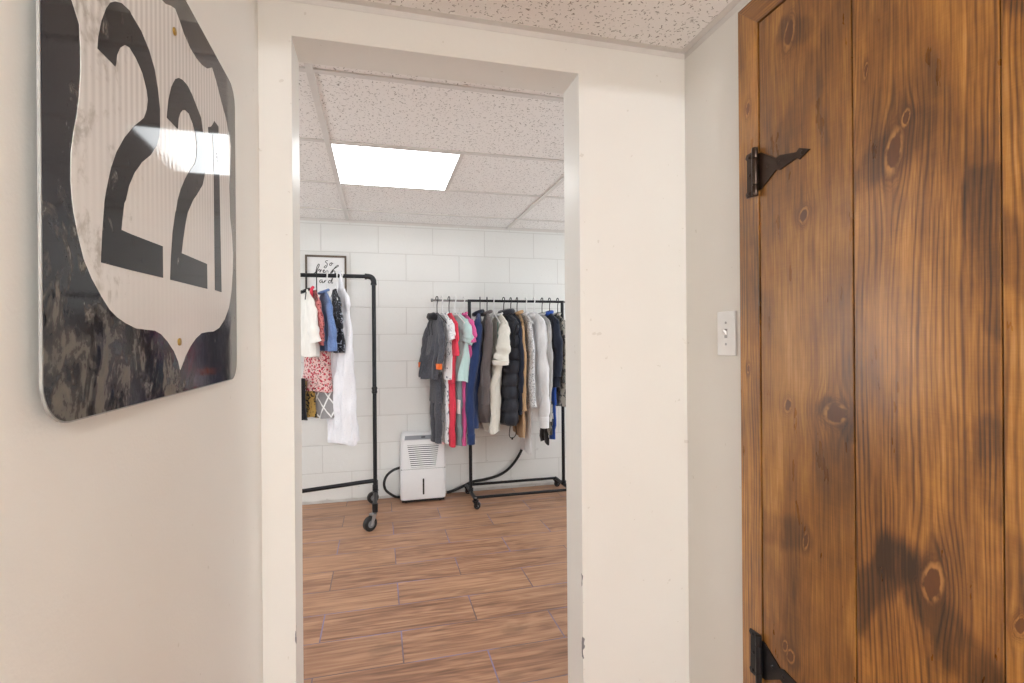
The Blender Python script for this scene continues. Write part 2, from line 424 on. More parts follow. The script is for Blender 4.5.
# suspended ceiling: wall angles and tee bars
def trim(i, boxes):
    return struct_boxes('trim_%d' % i, M_GRID, boxes)
w, hgt, th = .022, .0185, .0012
trim(1, [(L, R, D-th, D, CZ-hgt, CZ), (L, R, D-w, D, CZ-.0015, CZ)])
trim(2, [(R-th, R, FY, D-th-.0006, CZ-hgt, CZ), (R-w, R-th, FY, D-w, CZ-.0015, CZ)])
trim(3, [(L, L+th, FY, D-th-.0006, CZ-hgt, CZ), (L+th, L+w, FY, D-w, CZ-.0015, CZ)])
trim(4, [(BX0, BX1, FAR-th, FAR, CZ-hgt, CZ), (BX0, BX1, FAR-w, FAR, CZ-.0015, CZ)])
trim(5, [(BX0, BX1, D2, D2+th, CZ-hgt, CZ), (BX0, BX1, D2, D2+w, CZ-.0015, CZ)])
i = 6
for X in (-1.437, -.2155, 1.006, 2.226):
    trim(i, [(X-.012, X+.012, D2, FAR, CZ-.007, CZ)]); i += 1
for Y in (1.818, 2.441, 3.068, 3.678):
    trim(i, [(BX0, BX1, Y-.012, Y+.012, CZ-.006, CZ)]); i += 1
trim(i, [(.400-.008, .400+.008, 2.441, 3.068, CZ-.003, CZ)])

# ------------------------------------------------------------------ lights: one visible panel, the rest added out of view
M_DIFF = emit('lit_diffuser', (.94, .98, 1.0), LIGHT_BACK)
M_DIFF2 = emit('lit_warm_diffuser', (1.0, .90, .78), LIGHT_FRONT)
def panel(name, label, x0, x1, y0, y1, mat, z=CZ):
    t = thing(name, label, 'ceiling light', ((x0+x1)/2, (y0+y1)/2, z-.012))
    cx, cy = (x0+x1)/2, (y0+y1)/2
    f = MB(); a, b = (x1-x0)/2, (y1-y0)/2; k = .005
    for q in ((-a, a, -b, -b+k), (-a, a, b-k, b), (-a, -a+k, -b+k, b-k), (a-k, a, -b+k, b-k)): f.box(*q, .004, .012)
    f.build('frame', M_GRID, t)
    g = MB(); g.box(-a+k, a-k, -b+k, b-k, .0045, .011); g.build('diffuser', mat, t)
    return t
panel('ceiling_light', 'square lit white panel in the tiled ceiling beyond the doorway', -.2055, .390, 2.452, 3.058, M_DIFF)
panel('ceiling_light', 'square lit panel to the left in the back room, hidden behind the wall', -2.04, -1.45, 2.4675, 3.056, M_DIFF)  # added panel; brightens the back room and puts a sheen on the door
panel('ceiling_light', 'square lit panel to the right in the back room, hidden behind the wall', 1.62, 2.214, 2.4675, 3.056, M_DIFF)  # added panel; more light for the back room

# added hallway lamp, unseen behind the camera: a drum shade whose rim cuts the light off at z = 1.945
lamp = thing('drum_ceiling_lamp', 'white drum shade lamp on the hallway ceiling behind the viewer', 'lamp', (.38, -1.85, 1.9455))
m = MB(); rings = [[(r*cos(2*pi*k/40), r*sin(2*pi*k/40), z) for k in range(40)] for r, z in ((.30, 0), (.30, .1385), (.297, .1385), (.297, 0))]
m.grid(rings + [rings[0]], True, False, False); m.build('lamp_shade', plain('white_shade', lin(240, 236, 228), .6), lamp, smooth=True)
m = MB(); m.cyl((0, 0, .10), 'z', .03, .077); m.build('socket', M_GRID, lamp)
ld = bpy.data.lights.new('bulb', 'POINT'); ld.energy = LAMP_W; ld.color = (.92, .96, 1.0); ld.shadow_soft_size = .002
lo = bpy.data.objects.new('bulb', ld); COL.objects.link(lo); lo.parent = lamp; lo.location = (0, 0, .0)
# added windows, all out of view; their glowing panes are fill light
def fill_window(n, loc, rz, w2, h, mat):
    wn = bpy.data.objects.new('window_%d' % n, None); COL.objects.link(wn); struct(wn); wn.location = loc; wn.rotation_euler = (0, 0, rz)
    m = MB()
    for q in ((-w2, w2, 0, .05), (-w2, w2, h-.05, h), (-w2, -w2+.05, .05, h-.05), (w2-.05, w2, .05, h-.05)): m.box(q[0], q[1], .0, .03, q[2], q[3])
    m.build('window_frame', M_GRID, wn)
    m = MB(); m.box(-w2+.05, w2-.05, .001, .006, .05, h-.05); m.build('window_pane', mat, wn)
M_FILL = emit('daylight_pane', (1.0, .96, .91), LIGHT_FILL); M_FILL2 = emit('bright_daylight_pane', (.86, .95, 1.0), LIGHT_FILL2)
fill_window(1, (.33, FY, .45), 0, .55, 1.35, M_FILL)  # added behind the camera to light the hallway
fill_window(2, (BX1, 2.75, .55), pi/2, .95, 1.2, M_FILL2)  # this and the next are added to brighten the back room and its ceiling
fill_window(3, (BX0, 2.75, .55), -pi/2, .95, 1.2, M_FILL2)
# ------------------------------------------------------------------ the route sign on the left wall
def wpart(mb, name, mat, root, **k):
    o = mb.build(name, mat, root, **k); o.location = -root.location; return o
SR = [(0.843,1.6611),(0.8589,1.6553),(0.8788,1.6454),(0.9072,1.6391),(0.9378,1.639),(0.9666,1.6435),(0.9929,1.6516),(1.0211,1.6681),(1.0452,1.6564),(1.0756,1.6349),(1.108,1.6149),(1.1329,1.5901),(1.1444,1.5735),(1.1384,1.5341),(1.1298,1.4864),(1.1341,1.4295),(1.1488,1.3906),(1.1553,1.3591),(1.1517,1.3226),(1.1392,1.276),(1.1204,1.2457),(1.0912,1.2222),(1.0532,1.2042),(1.0182,1.1969),(0.9858,1.1954),(0.9513,1.1926),(0.923,1.1839),(0.8964,1.1712),(0.8748,1.1568),(0.8595,1.1428),(0.8528,1.1372)]
SL = [(0.8447,1.1505),(0.8293,1.1648),(0.8058,1.1785),(0.7836,1.1882),(0.7626,1.1927),(0.7427,1.193),(0.7078,1.194),(0.6808,1.1993),(0.66,1.2054),(0.644,1.2127),(0.6272,1.2251),(0.6083,1.2413),(0.5936,1.2586),(0.5839,1.2788),(0.5759,1.3001),(0.5734,1.3118),(0.571,1.3293),(0.5719,1.3553),(0.577,1.3785),(0.5828,1.3963),(0.5867,1.4153),(0.5899,1.4403),(0.59,1.4639),(0.5883,1.4864)]
TWO = [(0.6214,1.4812),(0.6232,1.4939),(0.6301,1.5148),(0.6405,1.5349),(0.6494,1.5466),(0.6604,1.555),(0.6756,1.5627),(0.6956,1.5666),(0.7001,1.5647),(0.7262,1.5609),(0.7495,1.5499),(0.7667,1.5341),(0.7766,1.5136),(0.7831,1.4885),(0.7826,1.4646),(0.7791,1.4504),(0.7699,1.4352),(0.7519,1.4172),(0.7232,1.3973),(0.7228,1.3961),(0.7049,1.3796),(0.69,1.3598),(0.6816,1.3407),(0.6776,1.3358),(0.6722,1.3144),(0.6701,1.304),(0.6955,1.3041),(0.7887,1.3069),(0.7889,1.2644),(0.6948,1.2617),(0.6251,1.2605),(0.6283,1.2926),(0.6338,1.3278),(0.6374,1.3392),(0.6483,1.3667),(0.6613,1.3889),(0.6809,1.4125),(0.7059,1.4356),(0.7331,1.4567),(0.7418,1.4705),(0.7454,1.4843),(0.7423,1.4952),(0.7294,1.511),(0.7117,1.5195),(0.6949,1.5228),(0.6827,1.5193),(0.6708,1.5095),(0.6631,1.4971),(0.6611,1.4862),(0.6592,1.4822)]
TWO2 = [(0.8075,1.4881),(0.8095,1.498),(0.8139,1.5157),(0.825,1.539),(0.8408,1.5582),(0.8537,1.5663),(0.8704,1.5716),(0.8912,1.5732),(0.913,1.5685),(0.9398,1.5573),(0.9559,1.5507),(0.9655,1.5304),(0.9734,1.5063),(0.9773,1.4857),(0.975,1.4658),(0.9616,1.4413),(0.9325,1.4171),(0.9129,1.4025),(0.8867,1.3757),(0.8757,1.3536),(0.8664,1.3299),(0.8599,1.3096),(0.9816,1.3115),(0.9823,1.2689),(0.8151,1.2649),(0.8188,1.2981),(0.8256,1.3335),(0.8366,1.3636),(0.8399,1.3685),(0.8466,1.3849),(0.86,1.4052),(0.8809,1.4284),(0.9028,1.4478),(0.9219,1.463),(0.93,1.4774),(0.9328,1.494),(0.927,1.5126),(0.9157,1.5235),(0.8975,1.5323),(0.8797,1.5303),(0.8694,1.5258),(0.8592,1.517),(0.8524,1.507),(0.8488,1.4891)]
ONE = [(0.9949,1.5512),(1.0107,1.5582),(1.0213,1.5662),(1.0312,1.5767),(1.0562,1.5767),(1.0624,1.4238),(1.0686,1.2713),(1.0269,1.2711),(1.0256,1.4762),(1.0208,1.5479),(0.9964,1.5412)]
XS = 0.0
sign_x = lambda y: L + .007 + .012*(1.178 - y)      # it hangs a little off the wall at its near edge
sign = thing('route_sign', 'weathered black and white shield route sign reading 221 on the left wall', 'sign', (L+.004, .859, 1.103))
def rrect(y0, y1, z0, z1, r, n=8):
    out = []
    for cy, cz, a in ((y1-r, z0+r, -90), (y1-r, z1-r, 0), (y0+r, z1-r, 90), (y0+r, z0+r, 180)):
        for k in range(n+1):
            q = radians(a + 90*k/n); out.append((cy + r*cos(q), cz + r*sin(q)))
    return out
FX = lambda u, v, d: (d, u, v)
FS = lambda u, v, d: (sign_x(u) + d, u, v)
m = MB(); m.prism(rrect(.5275, 1.1835, 1.1025, 1.7045, .040), FS, -.0025, XS); wpart(m, 'sign_plate', M_ALU, sign, label='dull aluminium sign plate edge')
m = MB(); m.prism(rrect(.5290, 1.1820, 1.1040, 1.7030, .0385), FS, XS, XS+.0006); wpart(m, 'sign_face', sign_black(), sign, label='scratched glossy black sign face')
shield = SR + SL + [(0.5476,1.5341),(0.5416,1.5735),(0.5531,1.5901),(0.578,1.6149),(0.6104,1.6349),(0.6408,1.6564),(0.6649,1.6681),(0.6931,1.6516),(0.7194,1.6435),(0.7482,1.639),(0.7788,1.6391),(0.8072,1.6454),(0.8271,1.6553)]
m = MB(); m.prism(shield, FS, XS+.0006, XS+.0012); wpart(m, 'shield', sign_white(), sign, label='ribbed white shield with dirt specks')
M_DIG = sign_digit()
for nm, pl in (('numeral', TWO), ('numeral', TWO2), ('numeral', ONE)):
    m = MB(); m.prism(pl, FS, XS+.0012, XS+.0017); wpart(m, nm, M_DIG, sign, label='black numeral ' + ('1' if pl is ONE else '2'))
for yy, zz in ((.837, 1.625), (.847, 1.1781)):
    m = MB(); m.cyl((sign_x(yy)+.0022, yy, zz), 'x', .0055, .003, 16, .001); m.cyl(((sign_x(yy)+L)/2-.001, yy, zz), 'x', .0025, sign_x(yy)-L-.004, 10); wpart(m, 'screw', M_BRASS, sign, label='brass mounting screw', smooth=True)

# ------------------------------------------------------------------ plank door with strap hinges on the right wall
door = struct(thing('door_1', 'x', 'x', (R, .70, 0))); del door['label']; del door['category']
WOODC = wood('stained_pine_casing', [(1.13, 1.77, .006, .016), (1.135, 1.1, .004, .01)], 120, 4.2, 1.02)
P1 = [(1.005, 1.0206, .0085, .013), (.876, 1.018, .022, .017), (.9554, .7199, .006, .016), (.954, 1.4544, .010, .014), (.992, 1.885, .012, .026), (1.019, .447, .006, .011), (1.002, .432, .009, .013)]
P2 = [(.745, 1.522, .0125, .031), (.722, 1.575, .006, .012), (.681, .7513, .0135, .028), (.800, 1.70, .003, .012)]
P3 = [(.555, .742, .006, .012), (.50, 1.62, .012, .03), (.46, 1.05, .010, .02)]
D1 = [(1.09, .715, .985, .725, .055, .16), (.90, 1.03, .835, .985, .028, .16), (1.03, 1.62, .85, 1.85, .05, .08), (1.01, 1.90, .95, 1.86, .035, .14)]
D2s = [(.845, .615, .745, .765, .045, .24), (.745, .765, .575, .60, .060, .24), (.60, 1.42, .577, 1.20, .045, .16), (.79, 1.50, .70, 1.545, .05, .12), (.60, 1.02, .577, .90, .035, .12)]
D3 = [(.577, .84, .50, .76, .05, .2), (.577, 1.33, .52, 1.25, .05, .2), (.577, 1.72, .50, 1.66, .04, .15)]
edges = [(.8322, 1.0900, P1, D1, 80, 1.3, .88, .35), (.5765, .8288, P2, D2s, 105, 6.1, 1.05, 1.15), (.321, .5745, P3, D3, 95, 9.4, 1.0, 1.0)]
for y0, y1, kn, dk, fr, sd, li, ls in edges:
    m = MB(); m.box(.9285, R-.005, y0, y1, .02, 1.9680, .0016)
    wpart(m, 'plank', wood('stained_pine_plank', kn, fr, sd, li, dk, ls), door)
CX0, CX1 = .9272, R-.005
m = MB(); m.box(R-.0045, R-.0004, .30, 1.105, .01, 1.98); wpart(m, 'door_backing', plain('dark_stained_batten', lin(40, 26, 16), .7), door, label='dark backing seen in the gaps')  # sheet added behind the planks; its dark colour is the gaps' shade
def casing(poly, mat, nm='door_casing'):
    m = MB(); m.prism(poly, FX, CX0, CX1)
    bmesh.ops.bevel(m.b, geom=[e for e in m.b.edges if len(e.link_faces) == 2 and e.calc_face_angle(0) > .6], offset=.0015, segments=2, affect='EDGES')
    wpart(m, nm, mat, door)
yo, yi, zo, zi = 1.1650, 1.0940, 2.0405, 1.9720
yo2, yi2 = .247, .318
casing([(yo, 0), (yo, zo), (yi, zi), (yi, 0)], WOODC)
casing([(yo2, 0), (yi2, 0), (yi2, zi), (yo2, zo)], WOODC)
casing([(yo-.0004, zo), (yo2+.0004, zo), (yi2, zi+.0004), (yi, zi+.0004)], wood('stained_pine_head_casing', [], 120, 7.7, 1.0, horiz=True))
def hinge(zc, mat, label):
    # leaf on the casing
    a = MB(); leaf = [(1.0975, zc-.058), (1.134, zc-.056), (1.1375, zc-.047), (1.133, zc-.040), (1.1325, zc+.040), (1.1375, zc+.047), (1.134, zc+.056), (1.0975, zc+.058)]
    a.prism(leaf, FX, CX0-.0025, CX0)
    h = wpart(a, 'hinge', mat, door, label=label)
    def sub(mb, nm, lb=None, mt=mat, **k):
        o = mb.build(nm, mt, h, **k)
        if lb: o['label'] = lb
    s = MB()
    strap = [(1.092, zc+.046), (1.083, zc+.046), (1.033, zc+.0135), (1.021, zc+.0175), (.9715, zc+.0065), (.9625, zc+.013), (.9335, zc), (.9625, zc-.013), (.9715, zc-.0065), (1.021, zc-.0175), (1.033, zc-.0135), (1.083, zc-.046), (1.092, zc-.046)]
    s.prism(strap, FX, .9255, .9285); sub(s, 'strap')
    b = MB()
    for z0, z1 in ((-.060, -.034), (-.033, .033), (.034, .060)): b.cyl((.9165, 1.0935, zc+(z0+z1)/2), 'z', .0078, z1-z0, 20, .001)
    sub(b, 'barrel', smooth=True)
    for yy, zz, xx in ((.955, 0, .9250), (1.022, 0, .9250), (1.058, .004, .9250), (1.124, .046, CX0-.003), (1.122, 0, CX0-.003), (1.124, -.046, CX0-.003)):
        c = MB()
        prof = [(.0, .0046), (.0012, .0040), (.002, .0018)]
        c.grid([[(xx - d, yy + r*cos(2*pi*k/14), zc+zz + r*sin(2*pi*k/14)) for k in range(14)] for d, r in prof])
        sub(c, 'screw', smooth=True)
hinge(1.5955, M_IRON, 'upper dark bronze strap hinge')
hinge(.372, M_BLACKIRON, 'lower black strap hinge')

# ------------------------------------------------------------------ light switch
sw = thing('light_switch', 'white toggle light switch plate on the wall beside the plank door', 'light switch', (R, 1.2415, 1.1925))
m = MB(); m.box(-.006, 0, -.039, .039, -.062, .062, .003, 3); m.build('switch_plate', M_PLATE, sw, smooth=True)
m = MB(); m.box(-.0068, -.005, -.0055, .0055, -.013, .013); m.build('toggle_slot', M_SLOT, sw)
m = MB(); m.prism([(-.006, -.006), (-.018, .006), (-.018, .012), (-.006, .006)], lambda u, v, d: (u, d, v), -.0045, .0045); m.build('toggle', M_PLATE, sw)
for zz in (.030, -.030):
    m = MB(); m.cyl((-.0064, 0, zz), 'x', .0035, .0015, 12); m.build('screw', M_STEEL, sw)
# ------------------------------------------------------------------ back room: racks
def caster(parent, x, y, ang, r, wd, zt, fork_mat, name='caster'):
    """wheel at the floor, fork and stem up to zt; parent's origin lies on the floor"""
    px, py = parent.location.x, parent.location.y
    c = MB(); d = Vector((cos(ang), sin(ang), 0)); s = Vector((-sin(ang), cos(ang), 0))
    base = Vector((x-px, y-py, 0)); hub = base + d*r*.5 + Vector((0, 0, r))
    for sg in (-1, 1):
        o = s*sg*(wd/2+.003)
        q = [hub + o + d*.008 + Vector((0, 0, -.008)), hub + o - d*.008 + Vector((0, 0, -.008)), base + o - d*.014 + Vector((0, 0, 2*r+.006)), base + o + d*.016 + Vector((0, 0, 2*r+.006))]
        t = s*.0018
        A = [c.b.verts.new(p - t) for p in q]; B = [c.b.verts.new(p + t) for p in q]
        c.b.faces.new(A); c.b.faces.new(list(reversed(B)))
        for i in range(4): c.b.faces.new((A[i], B[i], B[(i+1) % 4], A[(i+1) % 4]))
    q = base + Vector((0, 0, 2*r+.008))
    c.cyl(q, 'z', wd*.62+.004, .006, 20)
    c.cyl(base + Vector((0, 0, (2*r+.008+zt)/2)), 'z', .007, max(.004, zt-2*r-.008), 14)
    co = c.build(name, fork_mat, parent, smooth=True)
    w = MB(); n = 28; rings = []
    for o, rr in ((-wd/2, r*.55), (-wd/2, r*.86), (-wd*.36, r*.97), (0, r), (wd*.36, r*.97), (wd/2, r*.86), (wd/2, r*.55)):
        rings.append([hub + s*o + (d*cos(2*pi*k/n) + Vector((0, 0, 1))*sin(2*pi*k/n))*rr for k in range(n)])
    w.grid(rings); w.build('wheel', M_RUBBER, co, smooth=True)
    h = MB(); rings = []
    for o, rr in ((-wd/2-.0008, r*.18), (-wd/2-.0008, r*.5), (wd/2+.0008, r*.5), (wd/2+.0008, r*.18)):
        rings.append([hub + s*o + (d*cos(2*pi*k/n) + Vector((0, 0, 1))*sin(2*pi*k/n))*rr for k in range(n)])
    h.grid(rings); h.build('wheel_hub', M_HUB, co, smooth=True)
    return co

R1Y, R1Z, R1X, R1L = 3.63, 1.624, -.030, -1.16
r1 = thing('clothes_rack', 'black pipe clothes rack on casters beside the doorway, white dress on it', 'clothes rack', (R1X, R1Y, 0))
X = lambda v: v - R1X
m = MB(); pts = [(X(R1L), 0, R1Z-.045), (X(R1L)+.004, 0, R1Z-.02), (X(R1L)+.02, 0, R1Z-.004), (X(R1L)+.045, 0, R1Z)] + [(X(R1L)+.045+(abs(R1L)-.12)*k/8, 0, R1Z) for k in range(1, 8)] + [(-.045, 0, R1Z)]
m.tube(pts, .0135, 14); m.build('hanging_rail', M_PIPE, r1, smooth=True)
m = MB(); m.tube(crom([(-.052, 0, R1Z), (-.03, 0, R1Z), (-.012, 0, R1Z-.008), (-.001, 0, R1Z-.026), (0, 0, R1Z-.050)], 5), .0185, 16)
m.cyl((-.052, 0, R1Z), 'x', .0205, .012); m.cyl((0, 0, R1Z-.052), 'z', .0205, .012); m.build('elbow', M_PIPE, r1, smooth=True)
for px in (0, X(R1L)):
    m = MB(); m.tube([(px, 0, .15), (px, 0, .85), (px, 0, R1Z-.045)], .0135, 14)
    m.build('post', M_PIPE, r1, smooth=True)
    m = MB(); m.cyl((px, 0, .850), 'z', .0175, .045, 18, .002); m.cyl((px, 0, .862), 'z', .0195, .008); m.cyl((px, 0, .838), 'z', .0195, .008); m.build('coupling', M_PIPE, r1, smooth=True)
    m = MB(); m.tube([(px, -.29, .152), (px, -.1, .152), (px, .1, .152), (px, .27, .152)], .0135, 14)
    m.cyl((px, 0, .152), 'y', .0185, .07, 18, .002); m.cyl((px, 0, .185), 'z', .0185, .04, 18, .002)
    for q in (-.29, .27): m.tube([(px, q*1.01, .165), (px, q*1.01, .152), (px, q*1.01, .112)], .0175, 16)
    m.build('base_pipe', M_PIPE, r1, smooth=True)
    caster(r1, R1X+px-.012, R1Y-.293, radians(215), .046, .032, .125, M_STEEL)
    caster(r1, R1X+px, R1Y+.272, radians(200), .042, .030, .125, M_STEEL)
m = MB(); m.tube([(0, .004, .232), (-.1, .002, .226), (-.46, 0, .1985), (-.8, 0, .178), (X(R1L), 0, .165)], .0135, 14); m.build('lower_rail', M_PIPE, r1, smooth=True)

R2Y, R2Z, R2A, R2B = 3.75, 1.478, .650, 1.376
r2 = thing('clothes_rack', 'low black rolling clothes rack on the right against the block wall', 'clothes rack', (R2A, R2Y, 0))
X = lambda v: v - R2A
m = MB(); m.tube([(-.012, 0, R2Z), (.3, 0, R2Z), (X(R2B)+.012, 0, R2Z)], .0095, 12); m.build('hanging_rail', M_PIPE, r2, smooth=True)
for a, b in ((.375, R2A), (R2B, 1.66)):
    m = MB(); m.tube([(X(a), 0, R2Z-.001), (X(a/2+b/2), 0, R2Z-.001), (X(b), 0, R2Z-.001)], .0075, 12)
    m.cyl((X(a if a < R2A else b), 0, R2Z), 'x', .012, .014, 14, .002)
    m.build('extension_rod', M_CHROME, r2, smooth=True, label='thin chrome pull-out rod')
for px in (0, X(R2B)):
    m = MB(); m.tube([(px, 0, .07), (px, 0, .7), (px, 0, R2Z)], .0125, 14); m.build('post', M_PIPE, r2, smooth=True)
    m = MB(); m.tube([(px, -.19, .068), (px, 0, .068), (px, .185, .068)], .013, 12, flat=(1, 1)); m.cyl((px, 0, .082), 'z', .019, .03, 16, .002)
    m.build('base_pipe', M_PIPE, r2, smooth=True)
    for q in (-.19, .185): caster(r2, R2A+px, R2Y+q, radians(-20), .024, .030, .070, M_BLACKIRON)
    m = MB(); m.cyl((px, -.192, .078), 'z', .009, .006, 14, .001); m.build('bolt', M_STEEL, r2, smooth=True)
for q in (-.165, .170):
    m = MB(); m.tube([(0, q, .072), (.35, q, .072), (X(R2B), q, .072)], .0105, 12); m.build('base_rail', M_PIPE, r2, smooth=True)

# ------------------------------------------------------------------ hangers
def hanger_mesh(w, mat, thick, parent, z_rail):
    """origin at the rail's underside hook point z=0 is the top of the rail; shoulder apex hangs .115 below"""
    h = MB(); h.tube(crom([(0, .020, -.012), (0, .019, .006), (0, .006, .0165), (0, -.010, .0135), (0, -.016, -.002), (0, -.009, -.020), (0, 0, -.045), (0, 0, -.105)], 5), thick*1.1, 8)
    h.build('hook', mat, parent, smooth=True)
    s = MB(); s.tube(crom([(0, -w, -.185), (0, -w*.93, -.176), (0, -w*.5, -.140), (0, -.02, -.108), (0, 0, -.103), (0, .02, -.108), (0, w*.5, -.140), (0, w*.93, -.176), (0, w, -.185)], 4), thick, 8)
    s.build('shoulder_bar', mat, parent, smooth=True)
M_HB = plain('black_hanger_plastic', lin(30, 30, 32), .4)
M_HW = plain('white_hanger_plastic', lin(228, 228, 228), .4)
_hp = {}
def hanger(x, y, zr, rz, kind, w, label, group):
    key = (kind, round(w, 2))
    if key not in _hp:
        t = thing('clothes_hanger', label, 'hanger', (x, y, zr), rz, group)
        hanger_mesh(w, M_HB if kind == 'b' else M_HW, .0032 if kind == 'b' else .0042, t, 0)
        _hp[key] = t; return t
    src = _hp[key]; r = src.copy(); COL.objects.link(r)
    r.location = (x, y, zr); r.rotation_euler = (0, 0, rz); r['label'] = label; r['group'] = group
    for ch in src.children:
        c = ch.copy(); COL.objects.link(c); c.parent = r
    return r

# ------------------------------------------------------------------ clothes
def sstep(a, b, t):
    t = max(0, min(1, (t-a)/(b-a))); return t*t*(3-2*t)
def body_rings(w, t, z0, z1, fl=1.0, folds=.006, seed=0, neck=.06, slope=.075, nz=26, nt=44, k=5, sh=True, hem=0.0):
    rings = []; rnd = random.Random(seed); ph = [rnd.uniform(0, 6.28) for _ in range(6)]
    for i in range(nz+1):
        s = i/nz; s = s**1.25 if sh else s
        z = z0 + (z1-z0)*s; dz = z0 - z
        hw = (neck + (w-neck)*sstep(0, slope, dz)**.8) if sh else w
        hw *= 1 + (fl-1)*max(0, (dz-.1))/max(.01, (z0-z1-.1))
        ht = t*(.32 + .38*sstep(0, .14, dz) + .5*sstep(.10, .55, dz)) if sh else t
        ht *= 1 + (fl-1)*.6*s
        if hem: e = 1 - hem*sstep(.90, .97, s); hw *= e; ht *= e
        ring = []
        for j in range(nt):
            th = 2*pi*j/nt; cs, sn = cos(th), sin(th)
            y = hw*(abs(cs)**.75)*(1 if cs > 0 else -1); x = ht*(abs(sn)**.8)*(1 if sn > 0 else -1)
            f = 1.15*folds*sstep(.04, .35, dz)*(sin(k*y/w*2.2 + ph[0] + 1.6*sin(dz*5+ph[1])) + .6*sin(k*y/w*4.1 + ph[2] + dz*4) + .5*sin(dz*19+ph[3]+y*26) + .3*sin(dz*37+ph[1]-y*41))
            yy = y + folds*.8*sin(dz*9 + ph[4])*sstep(.1, .5, dz)
            ring.append((x + f, yy, z + (.006*sin(3*th+ph[5]) if s > .93 and not hem else 0)))
        rings.append(ring)
    return rings
def garment(name, label, cat, mat, x, y, zt, ln, w, rz=0, t=.022, fl=1.05, folds=.006, seed=0, group=None, k=5,
            sleeve=None, cuff=None, collar=None, hood=None, hem=0.0, band=None, straps=False, zip_=None, neck=.055, sway=0.0):
    """origin on the hanger's apex; local y runs along the shoulders (near side negative), z down.
    sleeve=(length, radius0, radius1, near_out, mat)"""
    g = thing(name, label, cat, (x, y, zt - ln), rz, group)
    z0 = ln
    def P(mb, nm, mt, lb=None, par=None):
        o = mb.build(nm, mt, par or g, smooth=True, angle=60)
        if lb: o['label'] = lb
        return o
    b = MB(); rings = body_rings(w, t, z0, 0, fl, folds, seed, neck if not straps else w*.75, .075 if not straps else .05, k=k, hem=hem)
    sh_ = lambda z: sway*sstep(.0, .65, (z0-z))
    rings = [[(p[0]+sh_(p[2]), p[1], p[2]) for p in r] for r in rings]
    if straps: rings = [[(p[0], p[1], p[2] - .07) if i < 1 else p for p in r] for i, r in enumerate(rings)]
    b.grid(rings, True, True, True)
    bo = P(b, 'bodice' if cat == 'dress' else 'body', mat)
    if straps:
        for sg in (-1, 1):
            q = MB(); q.tube([(0, sg*w*.55, z0-.01), (.004, sg*w*.6, z0-.05), (0, sg*w*.7, z0-.10)], .006, 8, flat=(1.6, 1.6)); P(q, 'strap', mat)
    if sleeve:
        sl, r0, r1, out, sm = sleeve
        for sg in (-1, 1):
            rnd = random.Random(seed*7+sg)
            xo = rnd.uniform(-.006, .006); n = 14
            pts = []; rad = []
            for i in range(n+1):
                s = i/n
                yy = sg*(w - r0*.95 + (out + r0*.55)*sstep(0, .55, s)); zz = z0 - .062 - sl*s
                if s < .12: yy -= sg*.012*(1-s/.12)
                pts.append((xo*s + .004*sin(s*9+seed) + sh_(zz), yy + .006*sin(s*7+seed), zz))
                rr = r0 + (r1-r0)*s
                if s < .1: rr *= .60 + 4.0*s
                rad.append(rr*(1 + .09*sin(s*17+seed*1.3+sg)+ .08*sin(s*29+seed)))
            q = MB(); q.tube(pts, rad, 16, flat=(max(.45, t/r0*.85), 1.0))
            so = P(q, 'sleeve', sm or mat)
            if cuff:
                cl, cm, clb = cuff
                e = Vector(pts[-1]); q = MB(); f = max(.45, t/r0*.85)
                rr = r1*1.05
                q.grid([[(e.x + rr*a*f*cos(2*pi*j/18), e.y + rr*a*sin(2*pi*j/18), e.z + dz) for j in range(18)] for a, dz in ((1.0, .012), (1.07, .006), (1.0, -cl*.5), (1.02, -cl), (.8, -cl-.002))])
                P(q, 'cuff', cm, clb, so)
    if collar:
        cm, rr, th = collar[:3]; q = MB()
        pts = [(rr*.55*cos(a), rr*sin(a), z0 - .006 + .012*cos(a)) for a in [2*pi*i/20 for i in range(20)]]
        q.tube(pts, th, 8, closed=True); P(q, 'collar', cm, collar[3] if len(collar) > 3 else None)
    if hood:
        hm = hood; q = MB(); rg = []
        for i in range(11):
            s = i/10; a = pi*s
            rr = .010 + .026*sin(a)**.7
            rg.append([(-.006 - .022*sin(a) + rr*.85*cos(2*pi*j/18), .070*cos(a), z0 - .036 + .012*sin(a) + rr*.8*sin(2*pi*j/18) + .004*sin(5*j+i)) for j in range(18)])
        q.grid(rg); P(q, 'hood', hm)
        for sg in (-1, 1):
            q = MB(); q.tube([(-t*1.1, sg*.025, z0-.035), (-t*1.45, sg*.03, z0-.09), (-t*1.35, sg*.032, z0-.16)], .0028, 6); P(q, 'drawstring', hm)
    if band:
        bm_, bl, lb = band; q = MB()
        rr = body_rings(w*fl*(1-hem)*1.02, t*1.05, bl, 0, 1.0, folds*.6, seed, sh=False, nz=3); q.grid(rr); P(q, 'hem_band', bm_, lb)
    if zip_:
        q = MB(); q.tube([(-t*1.02, 0, z0-.05), (-t*1.25, .003, z0*.5), (-t*1.2, -.002, .02)], .004, 6); P(q, 'zip', zip_)
    return g
